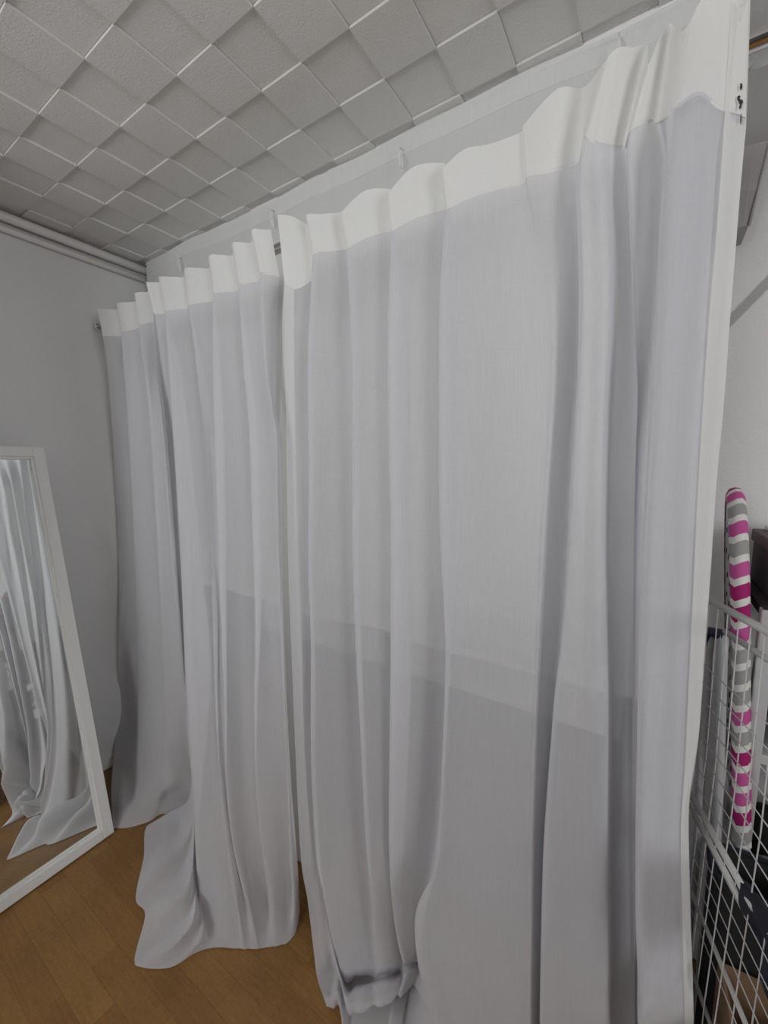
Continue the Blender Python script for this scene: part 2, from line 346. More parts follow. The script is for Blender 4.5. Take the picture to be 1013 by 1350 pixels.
# --- left panel: (header top), (header bottom), then down the fold to the hem
LEFT = [
 [(128.3,407,0.919),(135.4,441.7,0.919),(141,480,0.927),(147,560,0.945),(153,660,'x',-2.2),(157,760,'x',-2.2),(156.5,850,'x',-2.17),(153,935,0.945),(151,985,0.88),(147,1040,0.78),(148,1070,0.74),(150,1092,'f')],
 [(141,407.2,0.94),(148,441.3,0.938),(153,480,0.941),(159,560,0.943),(165,660,0.941),(169,760,0.938),(168,850,0.937),(166,935,0.937),(164,985,0.882),(161,1040,0.8),(158,1070,'f',0.025),(158,1092,'f')],
 [(156,407.7,0.965),(161,441,0.96),(165,480,0.958),(171,560,0.94),(177,680,0.935),(181,800,0.928),(180,930,0.928),(177,1010,0.855),(174,1048,0.82),(168,1070,'f',0.03),(166,1092,'f')],
 [(155,399.4,0.936),(161,436,0.936),(164,480,0.919),(169,540,0.911),(175,650,0.91),(180,760,0.914),(184,900,0.916),(184,1000,0.863),(183,1045,0.82),(178,1068,'f',0.035),(174,1090,'f')],
 [(178.5,397.3,0.957),(183,431,0.95),(191,480,0.946),(199,545,0.921),(208,660,0.913),(212,760,0.908),(213,900,0.906),(212,1000,0.879),(211,1040,0.855),(206,1060,'f',0.04),(197,1083,'f')],
 [(177.7,387,0.928),(183,427,0.93),(189,480,0.904),(196,540,0.887),(204,660,0.885),(210,760,0.89),(217,900,0.892),(221,1000,0.875),(223,1032,0.86),(220,1050,'f',0.05),(213,1073,'f')],
 [(186,385,0.938),(193,424,0.935),(200,480,0.923),(207,560,0.884),(217,680,0.884),(224,800,0.884),(232,930,0.884),(238,1010,0.894),(240,1032,0.89),(240,1052,'f',0.045),(236,1075,'f')],
 [(195,384,0.945),(204,421.6,0.942),(210,480,0.938),(219,560,0.888),(229,680,0.884),(237,800,0.878),(246,930,0.878),(254,1010,0.915),(258,1040,0.915),(259,1062,'f',0.035),(258,1087,'f')],
 [(192.5,372,0.895),(202,412,0.893),(206,480,0.882),(214,560,0.862),(222,680,0.862),(229,770,0.862),(238,870,0.862),(246,960,0.863),(252,1030,0.86),(244,1062,'f',0.055),(222,1072,'f',0.02),(197,1086,'f')],
 [(195,372,0.9),(204,412,0.898),(208,480,0.895),(216,560,0.895),(224,680,0.89),(231,770,0.885),(240,870,0.872),(248,960,0.862),(253,1045,0.85),(242,1088,'f',0.045),(217,1108,'f',0.012),(190,1130,'f')],
 [(198,372,0.904),(206.5,412,0.902),(211,480,0.902),(219,560,0.902),(227,680,0.897),(234,770,0.89),(243,870,0.876),(250,960,0.862),(255,1062,0.835),(243,1108,'f',0.085),(213,1135,'f',0.055),(181,1168,'f')],
 [(201,372,0.908),(209,412,0.905),(214,480,0.908),(222,560,0.908),(230,680,0.902),(237,770,0.894),(245,870,0.878),(252,960,0.86),(256,1080,0.82),(246,1135,'f',0.035),(216,1165,'f',0.018),(180,1190,'f')],
 [(204,372,0.912),(211.5,412,0.909),(217,480,0.913),(225,560,0.912),(233,680,0.906),(239,770,0.896),(247,870,0.879),(254,960,0.858),(257,1095,0.81),(250,1163,'f',0.1),(222,1192,'f',0.07),(191,1207,'f')],
 [(207,372,0.917),(214,412,0.912),(220,480,0.918),(228,560,0.916),(236,680,0.909),(241,770,0.898),(249,870,0.88),(255,960,0.856),(258,1110,0.8),(254,1190,'f',0.05),(228,1222,'f',0.02),(178,1262,'f')],
 [(209.5,372,0.921),(216.5,411.5,0.914),(223,480,0.922),(230,560,0.919),(238,680,0.911),(243,770,0.899),(250,870,0.88),(256,960,0.854),(259,1125,0.79),(257,1205,'f',0.085),(236,1240,'f',0.055),(186,1275,'f')],
 [(211,372,0.924),(218,411.5,0.916),(225,480,0.924),(232,560,0.921),(239,680,0.912),(244,770,0.899),(251,870,0.879),(257,970,0.85),(261,1140,0.775),(262,1218,'f',0.035),(248,1252,'f',0.012),(225,1275,'f')],
 [(211,370,0.92),(218,410,0.913),(226,480,0.918),(233,560,0.914),(240,680,0.905),(245,780,0.892),(251,890,0.868),(257,990,0.838),(263,1150,0.76),(268,1225,'f',0.05),(264,1246,'f',0.015),(257,1257,'f')],
 [(210.3,364.8,0.899),(217.7,407.7,0.899),(222.7,480,0.885),(228,560,0.875),(236,690,0.86),(241,800,0.845),(246,919,0.82),(251,993,0.8),(256,1069,0.775),(260,1143,0.745),(268,1202,0.71),(280,1249.5,'f')],
 [(227,365,0.92),(232,406,0.915),(240,480,0.905),(250,590,0.89),(257,700,0.87),(264,850,0.845),(271,1000,0.805),(280,1100,0.77),(292,1180,0.735),(300,1220,0.715),(304,1250,'f')],
 [(243,364.8,0.949),(247.5,404.7,0.931),(263,480,0.94),(276,584,0.93),(281,680,0.915),(286,800,0.89),(292,950,0.86),(299,1060,0.82),(306,1140,0.78),(312,1200,0.745),(314,1250,'f')],
 [(243.8,353.8,0.912),(248.8,400,0.913),(259,480,0.9),(271,584,0.885),(276,660,0.875),(280,800,0.85),(285,950,0.82),(294,1060,0.785),(304,1140,0.755),(314,1200,0.73),(322,1251,'f')],
 [(260,353,0.93),(265,397,0.925),(270,480,0.915),(279,590,0.9),(284,690,0.885),(288,800,0.87),(293,950,0.835),(299,1050,0.8),(309,1130,0.77),(318,1200,0.74),(326,1251,'f')],
 [(276,353,0.945),(280.5,394.4,0.934),(287,480,0.925),(291,598,0.91),(294,700,0.895),(297,800,0.88),(301,950,0.845),(305,1040,0.81),(311,1120,0.778),(320,1190,0.752),(331,1251,'f')],
 [(276,336.6,0.902),(281.4,385,0.901),(281,480,0.885),(284,598,0.87),(287,690,0.86),(289.5,776,0.85),(293,850,0.835),(297.5,962,0.81),(301,1040,0.79),(307,1100,0.77),(319,1160,0.757),(330,1205,0.75),(341,1251,'f')],
 [(291,336,0.92),(297,383,0.915),(303,480,0.905),(309,590,0.895),(313,690,0.885),(316,800,0.875),(319,930,0.855),(322,1040,0.83),(328,1120,0.805),(336,1190,0.775),(343,1250,'f')],
 [(306.6,335.7,0.942),(313,381,0.929),(327,480,0.93),(335,569,0.925),(339,690,0.91),(341,800,0.9),(342,930,0.875),(343,1040,0.85),(346,1120,0.825),(350,1190,0.8),(351,1249,'f')],
 [(306.6,320.3,0.896),(315,373.6,0.904),(321,480,0.895),(329,569,0.885),(333,687,0.875),(336,776,0.865),(337,850,0.855),(336,930,0.845),(339,1030,0.835),(346,1110,0.825),(356,1175,0.815),(362,1248,'f')],
 [(319,319.5,0.91),(328,370.5,0.911),(337,480,0.903),(346,560,0.895),(352,687,0.885),(355,800,0.876),(357,900,0.864),(360,1000,0.854),(362,1090,0.845),(367,1170,0.835),(370,1246,'f')],
 [(332,319,0.924),(342,367.7,0.918),(352,480,0.91),(361,540,0.91),(368,590,0.905),(370,690,0.895),(373,800,0.885),(376,900,0.875),(379,1000,0.868),(379,1060,0.862),(377,1130,0.85),(378,1180,0.845),(378,1243.5,'f')],
 [(332,302.6,0.88),(343.6,359,0.89),(349.5,480,0.875),(358,533,0.87),(365,575,0.865),(366,658,0.86),(369,800,0.855),(373,900,0.855),(379,1010,0.857),(382,1060,0.86),(384,1125,0.865),(387,1180,0.865),(388,1233,'f')],
 [(345,302.6,0.897),(356,360,0.912),(357,480,0.89),(362,540,0.882),(366.5,600,0.876),(369,690,0.868),(372,800,0.862),(376,900,0.86),(381,1010,0.86),(384,1060,0.865),(388,1125,0.872),(391,1175,0.875),(392,1222,'f')],
 [(357,302.6,0.912),(368,362,0.93),(366,418,0.925),(364,519,0.91),(367,600,0.89),(370.5,690,0.877),(373.5,800,0.867),(378,920,0.862),(382,1000,0.862),(385,1050,0.865),(388,1084,0.87),(393,1150,0.882),(395,1202,'f')],
]
def px_at(col, py):
    """where a fold line is (px, depth) at picture height py"""
    c = [q for q in col if q[2] != 'f' and q[2] != 'x']
    for p, q in zip(c, c[1:]):
        if p[1] <= py <= q[1]:
            t = (py - p[1]) / (q[1] - p[1]); return p[0] + (q[0] - p[0]) * t, p[2] + (q[2] - p[2]) * t
    return (c[-1][0], c[-1][2]) if py > c[-1][1] else (c[0][0], c[0][2])
def relax(D, j, y0=650, y1=900, g=3.0, dd=.010):
    """towards the floor the pleats open out: the back fold no longer runs behind the next ridge"""
    L = D[j + 1]
    for k, c in enumerate(D[j]):
        if k < 2 or c[2] in ('f', 'x') or c[1] < y0: continue
        t = min(1.0, (c[1] - y0) / (y1 - y0)); lx, ly = px_at(L, c[1])
        D[j][k] = (c[0] + (lx - g - c[0]) * t, c[1], c[2] + (ly + dd - c[2]) * t)
for j in (19, 22, 25, 28): relax(LEFT, j)
def build_panel(name, DATA, label, sub, wob, back={}):
    root = empty(name, (0, 0, 0))
    def hp(k, c):
        # the header lies close against the front of the rod
        return P((c[0], c[1], .865 + (c[2] - .865) * .6)) if k < 2 else P(c)
    def spread(j, c, k):
        if k < 2 or j not in back or c[2] in ('f', 'x'): return c
        a, b = back[j]
        t = max(0.0, min(1.0, (c[1] - 420) / 420.0))
        w = max(0.0, min(1.0, (1060 - c[1]) / 160.0))
        return (c[0] + (a + (b - a) * t) * w, c[1], c[2])
    W = [[hp(k, spread(j, c, k)) for k, c in enumerate(col)] for j, col in enumerate(DATA)]
    base = W[len(W)//2][1]
    root.location = Vector((base.x, base.y, 0.0))
    kids = []
    kids.append(cloth('cloth', [c[1:] for c in W], M_voile, None, 150, sub, wob))
    hdr = []
    for c in W:
        a, b = c[0], c[1]
        d = (b - a)
        hdr.append([a, a + d*0.33, a + d*0.66, b + d.normalized()*0.006])
    hd = cloth('header_band', hdr, M_header, None, 12, sub, 0.0, 0.0, clampz=False)
    kids.append(hd)
    for k in kids: reparent(k, root)
    tag(root, label, 'curtain')
    return root, W
left_curtain, WL = build_panel('voile_curtain', LEFT, 'narrower left white voile curtain beside the mirror, its hem trailing across the floor', 6, 0.0012,
    {11: (3, 8), 12: (6, 16), 13: (10, 24), 14: (12, 28), 15: (8, 22), 16: (4, 12), 19: (4, 8), 22: (4, 8), 25: (4, 8), 28: (2, 4)})

RIGHT = [
 [(366,283,.87),(375,372,.88),(376,477,.885),(378,628,.885),(380,746,.885),(385.6,887,.885),(389.5,980,.88),(397,1128,.865),(406,1187,.845),(413,1246,.82),(421,1308,.785),(431,1327,'f')],
 [(385,285,.90),(392,378,.905),(393,478,.91),(395,628,.91),(396,746,.91),(400,887,.905),(402,980,.90),(408,1128,.88),(416,1187,.86),(424,1246,.835),(434,1300,.81),(436,1320,'f',.04),(440,1330,'f',.01)],
 [(407,297,.93),(417,360,.93),(413,480,.935),(413,628,.93),(412,746,.93),(416,887,.925),(415,980,.915),(420,1128,.89),(427,1187,.87),(436,1246,.845),(445,1288,.83),(446,1312,'f',.07),(448,1331,'f',.02)],
 [(404,283,.88),(413,333,.885),(410,393,.885),(407,478,.885),(408.7,628,.885),(407.5,746,.885),(411,850,.885),(411,1000,.88),(418,1128,.87),(428,1187,.85),(440,1246,.83),(450,1282,.815),(455,1308,'f',.09),(458,1334,'f',.04),(458,1365,'f'),(458,1420,'f')],
 [(426,282,.905),(435,329,.905),(437,393,.91),(437,478,.912),(439,628,.912),(440,746,.912),(443,850,.912),(445,1000,.908),(452,1128,.89),(458,1187,.87),(464,1246,.85),(470,1280,.835),(470,1306,'f',.10),(468,1336,'f',.05),(466,1365,'f',.01),(465,1420,'f')],
 [(452,279.5,.94),(461,326,.935),(467,393,.94),(469,478,.94),(472,628,.94),(472,746,.94),(476,850,.94),(480,962,.935),(486,1104,.92),(490,1187,.90),(492,1246,.88),(493,1276,.865),(487,1302,'f',.10),(480,1336,'f',.05),(476,1365,'f',.02),(474,1420,'f')],
 [(449,281,.885),(457.5,325,.885),(462,393,.885),(466,478,.885),(466,628,.89),(466,720,.89),(470,850,.89),(476,962,.885),(482.5,1104,.875),(491,1187,.86),(498,1246,.85),(502,1276,.845),(503,1298,'f',.11),(498,1330,'f',.06),(488,1365,'f',.03),(486,1420,'f')],
 [(480,252,.91),(488,309,.905),(498,393,.912),(501,478,.915),(502,628,.915),(502,720,.915),(505,850,.915),(507,962,.91),(508,1104,.90),(512,1187,.885),(517,1246,.875),(520,1272,.87),(518,1294,'f',.11),(510,1326,'f',.06),(500,1362,'f',.03),(498,1420,'f')],
 [(514,249,.935),(519,302,.93),(538,393,.94),(541,478,.94),(540,600,.94),(539,700,.94),(543,850,.94),(540,962,.935),(533,1104,.925),(530,1187,.91),(530,1240,.905),(531,1268,.90),(528,1290,'f',.10),(518,1322,'f',.05),(510,1358,'f',.02),(506,1420,'f')],
 [(511,255,.885),(516,302,.88),(513,393,.89),(511,478,.89),(513,600,.89),(515,700,.89),(515,850,.89),(514,962,.89),(513,1104,.885),(517,1187,.88),(525,1240,.88),(532,1265,.875),(534,1286,'f',.11),(527,1316,'f',.06),(516,1356,'f',.04),(512,1420,'f')],
 [(545,220,.905),(550,284,.905),(554,393,.91),(556,478,.912),(557,600,.912),(557,700,.912),(556,850,.912),(553,962,.91),(548,1104,.91),(544,1187,.91),(545,1240,.905),(545,1262,.90),(545,1280,'f',.11),(538,1306,'f',.05),(528,1350,'f',.02),(518,1420,'f')],
 [(586,215,.935),(592,272,.93),(598,393,.94),(600,478,.94),(600,628,.94),(599,700,.94),(596,831,.945),(590,930,.945),(583,1040,.945),(576,1120,.94),(564,1190,.935),(556,1235,.93),(552,1260,.925),(555,1281,'f',.09),(546,1302,'f',.02),(536,1350,'f'),(526,1420,'f')],
 [(582,223,.885),(588,273,.885),(580,393,.89),(579,478,.89),(579,600,.89),(580,690,.89),(584,770,.885),(588,860,.88),(584,1013,.87),(579,1109,.86),(572,1150,.85),(549,1201,.82),(552,1268,.80),(557,1290,.80),(567,1325,.79),(574,1365,.785),(590,1440,'f')],
 [(612,197,.89),(617,259,.893),(609,393,.897),(607,600,.897),(610,770,.893),(611,860,.89),(607,1013,.88),(601,1109,.868),(595,1160,.858),(586,1210,.843),(588,1268,.83),(592,1310,.82),(600,1365,.81),(612,1445,'f')],
 [(645,190,.897),(650,248,.90),(652,393,.902),(655,600,.902),(658,800,.897),(654,1000,.885),(648,1120,.87),(644,1210,.855),(644,1290,.845),(646,1360,.835),(650,1455,'f')],
 [(685,175,.90),(690,238,.905),(700,320,.905),(706,478,.905),(706,600,.90),(702,700,.898),(697,850,.893),(690,1000,.885),(686,1150,.87),(684,1250,.86),(684,1350,.85),(690,1470,'f')],
 [(692,163,.89),(695,229,.895),(712,320,.905),(722,420,.905),(724,500,.905),(720,600,.90),(714,700,.898),(708,850,.896),(701,1000,.887),(697,1150,.875),(696,1250,.865),(695,1350,.857),(698,1478,'f')],
 [(735,117,.88),(727,223,.895),(735,320,.906),(738,400,.908),(736,500,.908),(729,600,.905),(722,700,.903),(714,850,.902),(707,1000,.893),(703,1150,.882),(702,1250,.872),(701,1350,.865),(703,1485,'f')],
 [(770,115,.915),(762,211,.935),(767,320,.955),(768,400,.965),(764,500,.967),(757,600,.967),(752,700,.967),(746,800,.966),(735,900,.962),(726,1000,.956),(720,1150,.942),(717,1250,.933),(714,1350,.922),(714,1500,'f')],
 [(797,82,.865),(771.6,175,.87),(760.5,235,.875),(762.5,320,.875),(763.5,400,.88),(762,500,.88),(756,610,.88),(752,700,.88),(743,835,.88),(733,916,.88),(727,1000,.88),(719,1109,.875),(716,1200,.87),(714,1350,.855),(716,1480,'f')],
 [(806,70,.86),(781,182,.865),(777,245,.868),(780,320,.868),(782,422,.868),(779,533,.868),(773,700,.868),(770,835,.868),(765,930,.868),(762,1000,.867),(758,1109,.862),(756,1220,.855),(756,1350,.85),(758,1485,'f')],
 [(818,62,.865),(791,187,.866),(795,250,.866),(800,311,.866),(802,422,.866),(797,533,.866),(793,700,.866),(796,835,.866),(798,930,.866),(797,1085,.862),(797,1220,.853),(798,1350,.85),(800,1490,'f')],
 [(835,62,.89),(806,190,.89),(808,250,.895),(812,311,.90),(814,422,.905),(809,533,.912),(806,700,.92),(807,835,.924),(808,930,.924),(807,1085,.92),(808,1220,.912),(809,1350,.905),(810,1495,'f')],
 [(854,60,.92),(824,190,.93),(833,274,.935),(839,422,.94),(843,515,.95),(841,600,.955),(839,700,.96),(837,835,.963),(836,930,.963),(835,1085,.957),(837,1220,.95),(838,1350,.945),(840,1500,'f')],
 [(855,85,.87),(832,168.5,.875),(828,210,.88),(831,300,.885),(836,422,.892),(840,515,.905),(838,600,.925),(836,700,.94),(835,835,.95),(834,930,.95),(834,1085,.948),(836,1220,.942),(837,1350,.937),(840,1500,'f')],
 [(870,50,.88),(850,158,.89),(852,215,.90),(853,300,.908),(852,422,.918),(850,515,.93),(845,600,.945),(841,700,.955),(838,835,.962),(837,930,.963),(836,1085,.958),(838,1220,.952),(839,1350,.946),(841,1500,'f')],
 [(886,31,.91),(868,156,.92),(880,215,.925),(876,300,.935),(868,422,.945),(863,515,.95),(858,600,.957),(852,700,.963),(848,835,.967),(846,930,.967),(843,1085,.96),(844,1220,.955),(846,1350,.95),(848,1500,'f')],
 [(902,40,.86),(884,146,.865),(879,210,.865),(872.7,273,.865),(870,320,.868),(866,400,.87),(863,450,.87),(857,560,.87),(850,690,.87),(844,835,.87),(841,990,.865),(839,1100,.86),(839,1210,.85),(842,1300,.845),(842,1350,.84),(844,1480,'f')],
 [(935,-5,.85),(921,120,.855),(916,210,.858),(910,280,.86),(907,320,.86),(899,450,.863),(890,600,.867),(880,800,.867),(872,1000,.863),(868,1150,.857),(870,1250,.85),(871,1350,.845),(872,1485,'f')],
 [(966,0,.862),(948,138,.87),(944,210,.875),(938,320,.88),(930,450,.885),(920,640,.89),(910,830,.89),(902,1000,.885),(897,1100,.88),(899,1210,.87),(902,1350,.865),(902,1490,'f')],
]
HEM = [
 [(966,0,.862),(957,138,.869),(952,210,.873),(944,320,.878),(933,450,.884),(921,640,.889),(912,830,.889),(904,1000,.884),(898,1100,.879),(900,1210,.869),(903,1350,.864),(903,1490,'f')],
 [(978,10,.87),(971,144,.877),(967,200,.88),(958,320,.885),(947,450,.888),(933,640,.89),(920,850,.89),(910,1010,.885),(903,1100,.878),(905,1210,.87),(908,1350,.863),(910,1490,'f')],
 [(990,-5,.875),(985,150,.884),(981.6,193,.885),(976,257,.886),(971,322,.888),(964,408,.89),(955,530,.89),(945,640,.89),(937,760,.89),(929,866,.89),(922.6,960,.887),(916,1010,.885),(909.5,1055,.88),(908.5,1104,.876),(911,1207,.87),(914,1298,.865),(915,1350,.862),(917,1480,'f')],
]
# the deep valleys of the last pleats
for j, dd in ((18, .026), (22, .012), (23, .030), (24, .026), (25, .030), (26, .026)):
    RIGHT[j] = [c if (k < 2 or c[2] == 'f') else (c[0], c[1], c[2] + dd * max(0.0, min(1.0, (c[1] - 300) / 200.0))) for k, c in enumerate(RIGHT[j])]
# the foot of the first pleats is rolled under itself before its tail runs out over the floor
for j in range(3, 12):
    col = RIGHT[j]; k = next(i for i, c in enumerate(col) if c[2] == 'f')
    f1, f2 = col[k], col[k + 1]; prev = col[k - 1]
    new = [(f1[0], f1[1] - 9, prev[2] + .030), (f1[0], f1[1] + 2, 'f', f1[3] + .005), (f2[0], f2[1], 'f', max(.035, f2[3] + .01)), (f2[0] + 2, f2[1] - 13, 'f', .014)]
    RIGHT[j] = col[:k] + new + col[k + 2:]
# the side edge is turned back behind itself (a doubled return)
def shifted(col, dx, dyp):
    return [(c[0] + dx, c[1]) + ((c[2] + dyp,) if c[2] != 'f' else ('f', .004)) for c in col]
EDGE = [[(373,335,.93),(374,380,.935),(372,420,.94),(372,480,.945),(367,600,.96),(370,700,.965),(374,850,.97),(380,1000,.98),(385,1085,.995),(392,1136,1.03)],
        [(376,335,.925),(377,380,.93),(376,420,.935),(376,480,.94),(377,600,.945),(380,700,.95),(385,850,.955),(389,1000,.965),(393,1085,.985),(399,1138,1.03)],
        [(388,335,.915),(388,380,.92),(388,420,.92),(388,480,.925),(390,600,.925),(393,700,.925),(398,850,.925),(402,1000,.93),(408,1085,.94),(415,1145,1.0)]]
RIGHT.append(shifted(HEM[1], 0, .004)); RIGHT.append(shifted(HEM[2], -1.5, .008))
RIGHT.append(shifted(RIGHT[29], 0, .028)); RIGHT.append(shifted(RIGHT[28], -6, .036)); RIGHT.append(shifted(RIGHT[27], 5, .030))
RIGHT.append(shifted(RIGHT[28], -4, .044)); RIGHT.append(shifted(RIGHT[29], -6, .040)); RIGHT.append(shifted(RIGHT[28], -2, .050)); RIGHT.append(shifted(RIGHT[27], 8, .040))
right_curtain, WR = build_panel('voile_curtain', RIGHT, 'wide right white voile curtain with a sagging pleated header, ending beside the drying rack', 6, 0.0012)
hem = cloth('side_hem', [[P(c) for c in col] for col in HEM], M_hem, None, 150, 8, 0.0)
reparent(hem, right_curtain); hem['label'] = 'denser white side hem'
edge = cloth('turned_edge', [[P(c) for c in col] for col in EDGE], M_hem, None, 60, 6, 0.0)
reparent(edge, right_curtain)
# rust marks on the side hem
M_rust = simple('rust', (0.045, 0.028, 0.024), 0.9)
def blot(pts, depth, parent, name='rust_stain'):
    bm = bmesh.new()
    quad_prism(bm, [at(px, py, y=depth) for px, py in pts], (0, 0.0004, 0))
    o = link_mesh(name, bm, M_rust); reparent(o, parent); return o
blot([(976.4,109.5),(979.3,110.5),(979,116),(976.5,119),(975.8,115)], .872, right_curtain)
blot([(972.6,127),(975,125.5),(977,127),(975.4,129.5),(977,131.5),(979.2,131),(980.4,135),(978.2,137.5),(978,141.5),(975.2,143.5),(974.4,142.6),(975.8,138),(974.2,134),(972.4,131)], .872, right_curtain)
blot([(976.8,150),(977.8,150),(978,158),(977,165),(976.2,160)], .876, right_curtain)

# --- net sheet hung right under the ceiling behind the two panels
net = empty('net_curtain', (1.15, 1.17, 0))
NX0, NX1 = 2.25 - 2.185, 2.25 + 0.03
def net_y(x, z):
    t = max(0.0, min(1.0, 1 - z / 2.5))
    return 1.172 - 0.11 * t * t + (0.004 + 0.012 * t) * math.sin(x * 9.0 + 0.7) + 0.004 * t * math.sin(x * 31.0)
NT = 2.552
def net_top(x):
    s = 0.0035 * math.sin(x * 5.1) + 0.0025 * math.sin(x * 17.0)
    s -= 0.012 * math.exp(-((x - (2.25 - 1.01)) / 0.012) ** 2)
    e = max(0.0, 0.05 - (x - NX0)) / 0.05
    return NT - 0.004 + s - 0.028 * e ** 2.5
def net_part(name, z0f, z1f, mat, off, nz, v0):
    bm = bmesh.new(); uvl = bm.loops.layers.uv.new('cloth')
    nx = 220; V = []
    for i in range(nx + 1):
        x = NX0 + (NX1 - NX0) * i / nx; a, b = z0f(x), z1f(x)
        V.append([bm.verts.new((x, net_y(x, a + (b - a) * k / nz) + off, a + (b - a) * k / nz)) for k in range(nz + 1)])
    for i in range(nx):
        for k in range(nz):
            f = bm.faces.new((V[i][k], V[i][k+1], V[i+1][k+1], V[i+1][k]))
            for lp in f.loops: lp[uvl].uv = (lp.vert.co.x, lp.vert.co.z)
    o = link_mesh(name, bm, mat, None, True); reparent(o, net); return o
net_part('cloth', net_top, lambda x: 0.985 + 0.004 * math.sin(x * 14), M_sheet, 0.0, 40, 0)
net_part('bottom_hem', lambda x: 1.010 + 0.004 * math.sin(x * 14), lambda x: 0.984 + 0.004 * math.sin(x * 14), M_tape, -0.0025, 3, 0)
net_part('heading_tape', net_top, lambda x: net_top(x) - 0.058, M_tape, -0.0025, 6, 0)
net_part('top_hem', lambda x: net_top(x) + 0.001, lambda x: net_top(x) - 0.014, M_tape, -0.0045, 3, 0)
for px, py in ((238, 347), (360, 287), (530, 207), (820, 62)):
    c = at(px, py, y=1.155)
    bm = bmesh.new()
    tube(bm, [c + Vector(v) for v in ((-.006, .012, .030), (-.006, -.004, .028), (-.004, -.008, .0), (-.003, -.004, -.03), (.004, -.003, -.034), (.006, -.006, -.02), (.006, -.002, .0))], 0.0022, 8)
    o = link_mesh('hook', bm, M_white, None, True); reparent(o, net)
tag(net, 'sheer white net curtain hung right under the ceiling behind the two pleated voile curtains', 'curtain')
# ceiling track carrying it
bm = bmesh.new(); box(bm, (0.05, 1.178, H-0.016), (2.9, 1.2, H), 0.002)
tag(link_mesh('curtain_track', bm, M_white), 'flat white curtain track on the ceiling above the net curtain', 'curtain track')

# --- chrome rod
ra = at(131, 430, y=.955); rb = at(990, 57, y=.955); dv = (rb - ra).normalized()
rod = empty('curtain_rod', ra)
RL = (RX - .006 - ra.x) / dv.x
bm = bmesh.new(); tube(bm, [dv * -0.0, dv * RL], 0.0145, 20); link_mesh('rod', bm, M_chrome, rod, True)
for nm, s0, s1 in (('end_cap', 0.0, -.034), ('end_cap', RL - .02, RL)):
    sg = 1 if s1 > s0 else -1
    bm = bmesh.new(); tube(bm, [dv * (s0 - sg*.004), dv * (s0 + sg*.004), dv * (s0 + sg * .012), dv * s1], [.0148, .0175, .018, .013], 20); link_mesh(nm, bm, M_chrome, rod, True)
tag(rod, 'shiny chrome curtain rod carrying the two voile curtains, bare at its right end', 'curtain rod')

# ------------------------------------------------------------------ mirror leaning on the left wall
MH, MW, MT = 1.655, 0.46, 0.028
pb = Vector((2.25 - 1.806, 0.695, 0.0)); pt = Vector((2.25 - 2.15, 0.695, 1.62))
up = (pt - pb).normalized(); nrm = up.cross(Vector((0, 1, 0))) * -1
MYAW = 2.3
side = Vector((0.040, -1, 0)).normalized()
if nrm.x < 0: nrm = -nrm
up = (up - side * up.dot(side)).normalized()
Mm = Matrix((side, up, side.cross(up))).transposed()
loc = pb.copy()
zax = side.cross(up)      # direction of local z
sgn = 1 if zax.x > 0 else -1
mir = empty('floor_mirror', loc + Vector((0, 0, 0.0)), Mm.to_quaternion())
# local: x = along the wall (away from the curtain), y = up the lean, z = sgn*front ; front face at z=0, back at -sgn*MT
FWD = 0.040
def mbar(bm, x0, y0, x1, y1, za, zb, bev=0.003):
    box(bm, (x0, y0, min(za, zb)), (x1, y1, max(za, zb)), bev)
def frame_part(name, x0, y0, x1, y1):
    bm = bmesh.new()
    mbar(bm, x0, y0, x1, y1, 0, -sgn * MT)
    link_mesh(name, bm, M_frame, mir)
frame_part('stile', 0, 0, FWD, MH); frame_part('stile', MW - FWD, 0, MW, MH)
frame_part('top_rail', FWD, MH - FWD, MW - FWD, MH); frame_part('bottom_rail', FWD, 0, MW - FWD, FWD)
bm = bmesh.new()
w = 0.010
for a in ((FWD - .001, FWD, FWD + w, MH - FWD), (MW - FWD - w, FWD, MW - FWD + .001, MH - FWD), (FWD + w, FWD - .001, MW - FWD - w, FWD + w), (FWD + w, MH - FWD - w, MW - FWD - w, MH - FWD + .001)):
    mbar(bm, *a, -sgn * .007, -sgn * (MT - .004), 0.002)
link_mesh('inner_bead', bm, M_frame, mir)
bm = bmesh.new(); mbar(bm, FWD + .002, FWD + .002, MW - FWD - .002, MH - FWD - .002, -sgn * .014, -sgn * .019, 0)
link_mesh('mirror_glass', bm, M_mirror, mir)
bm = bmesh.new(); mbar(bm, .01, .01, MW - .01, MH - .01, -sgn * .0195, -sgn * (MT - .001), 0)
link_mesh('back_board', bm, simple('fibreboard', (0.25, 0.18, 0.12), 0.8), mir)
# lift so that the lower back edge stands on the floor
low = min((mir.rotation_quaternion @ Vector((0, 0, zz))).z for zz in (0, -sgn * MT))
mir.location.z -= low
tag(mir, 'tall white-framed mirror leaning against the left wall, reflecting the curtains', 'mirror')

# ------------------------------------------------------------------ things behind the curtains
def add_part(name, fn, mat, root, smooth=False):
    bm = bmesh.new(); fn(bm); o = link_mesh(name, bm, mat, None, smooth); reparent(o, root); return o
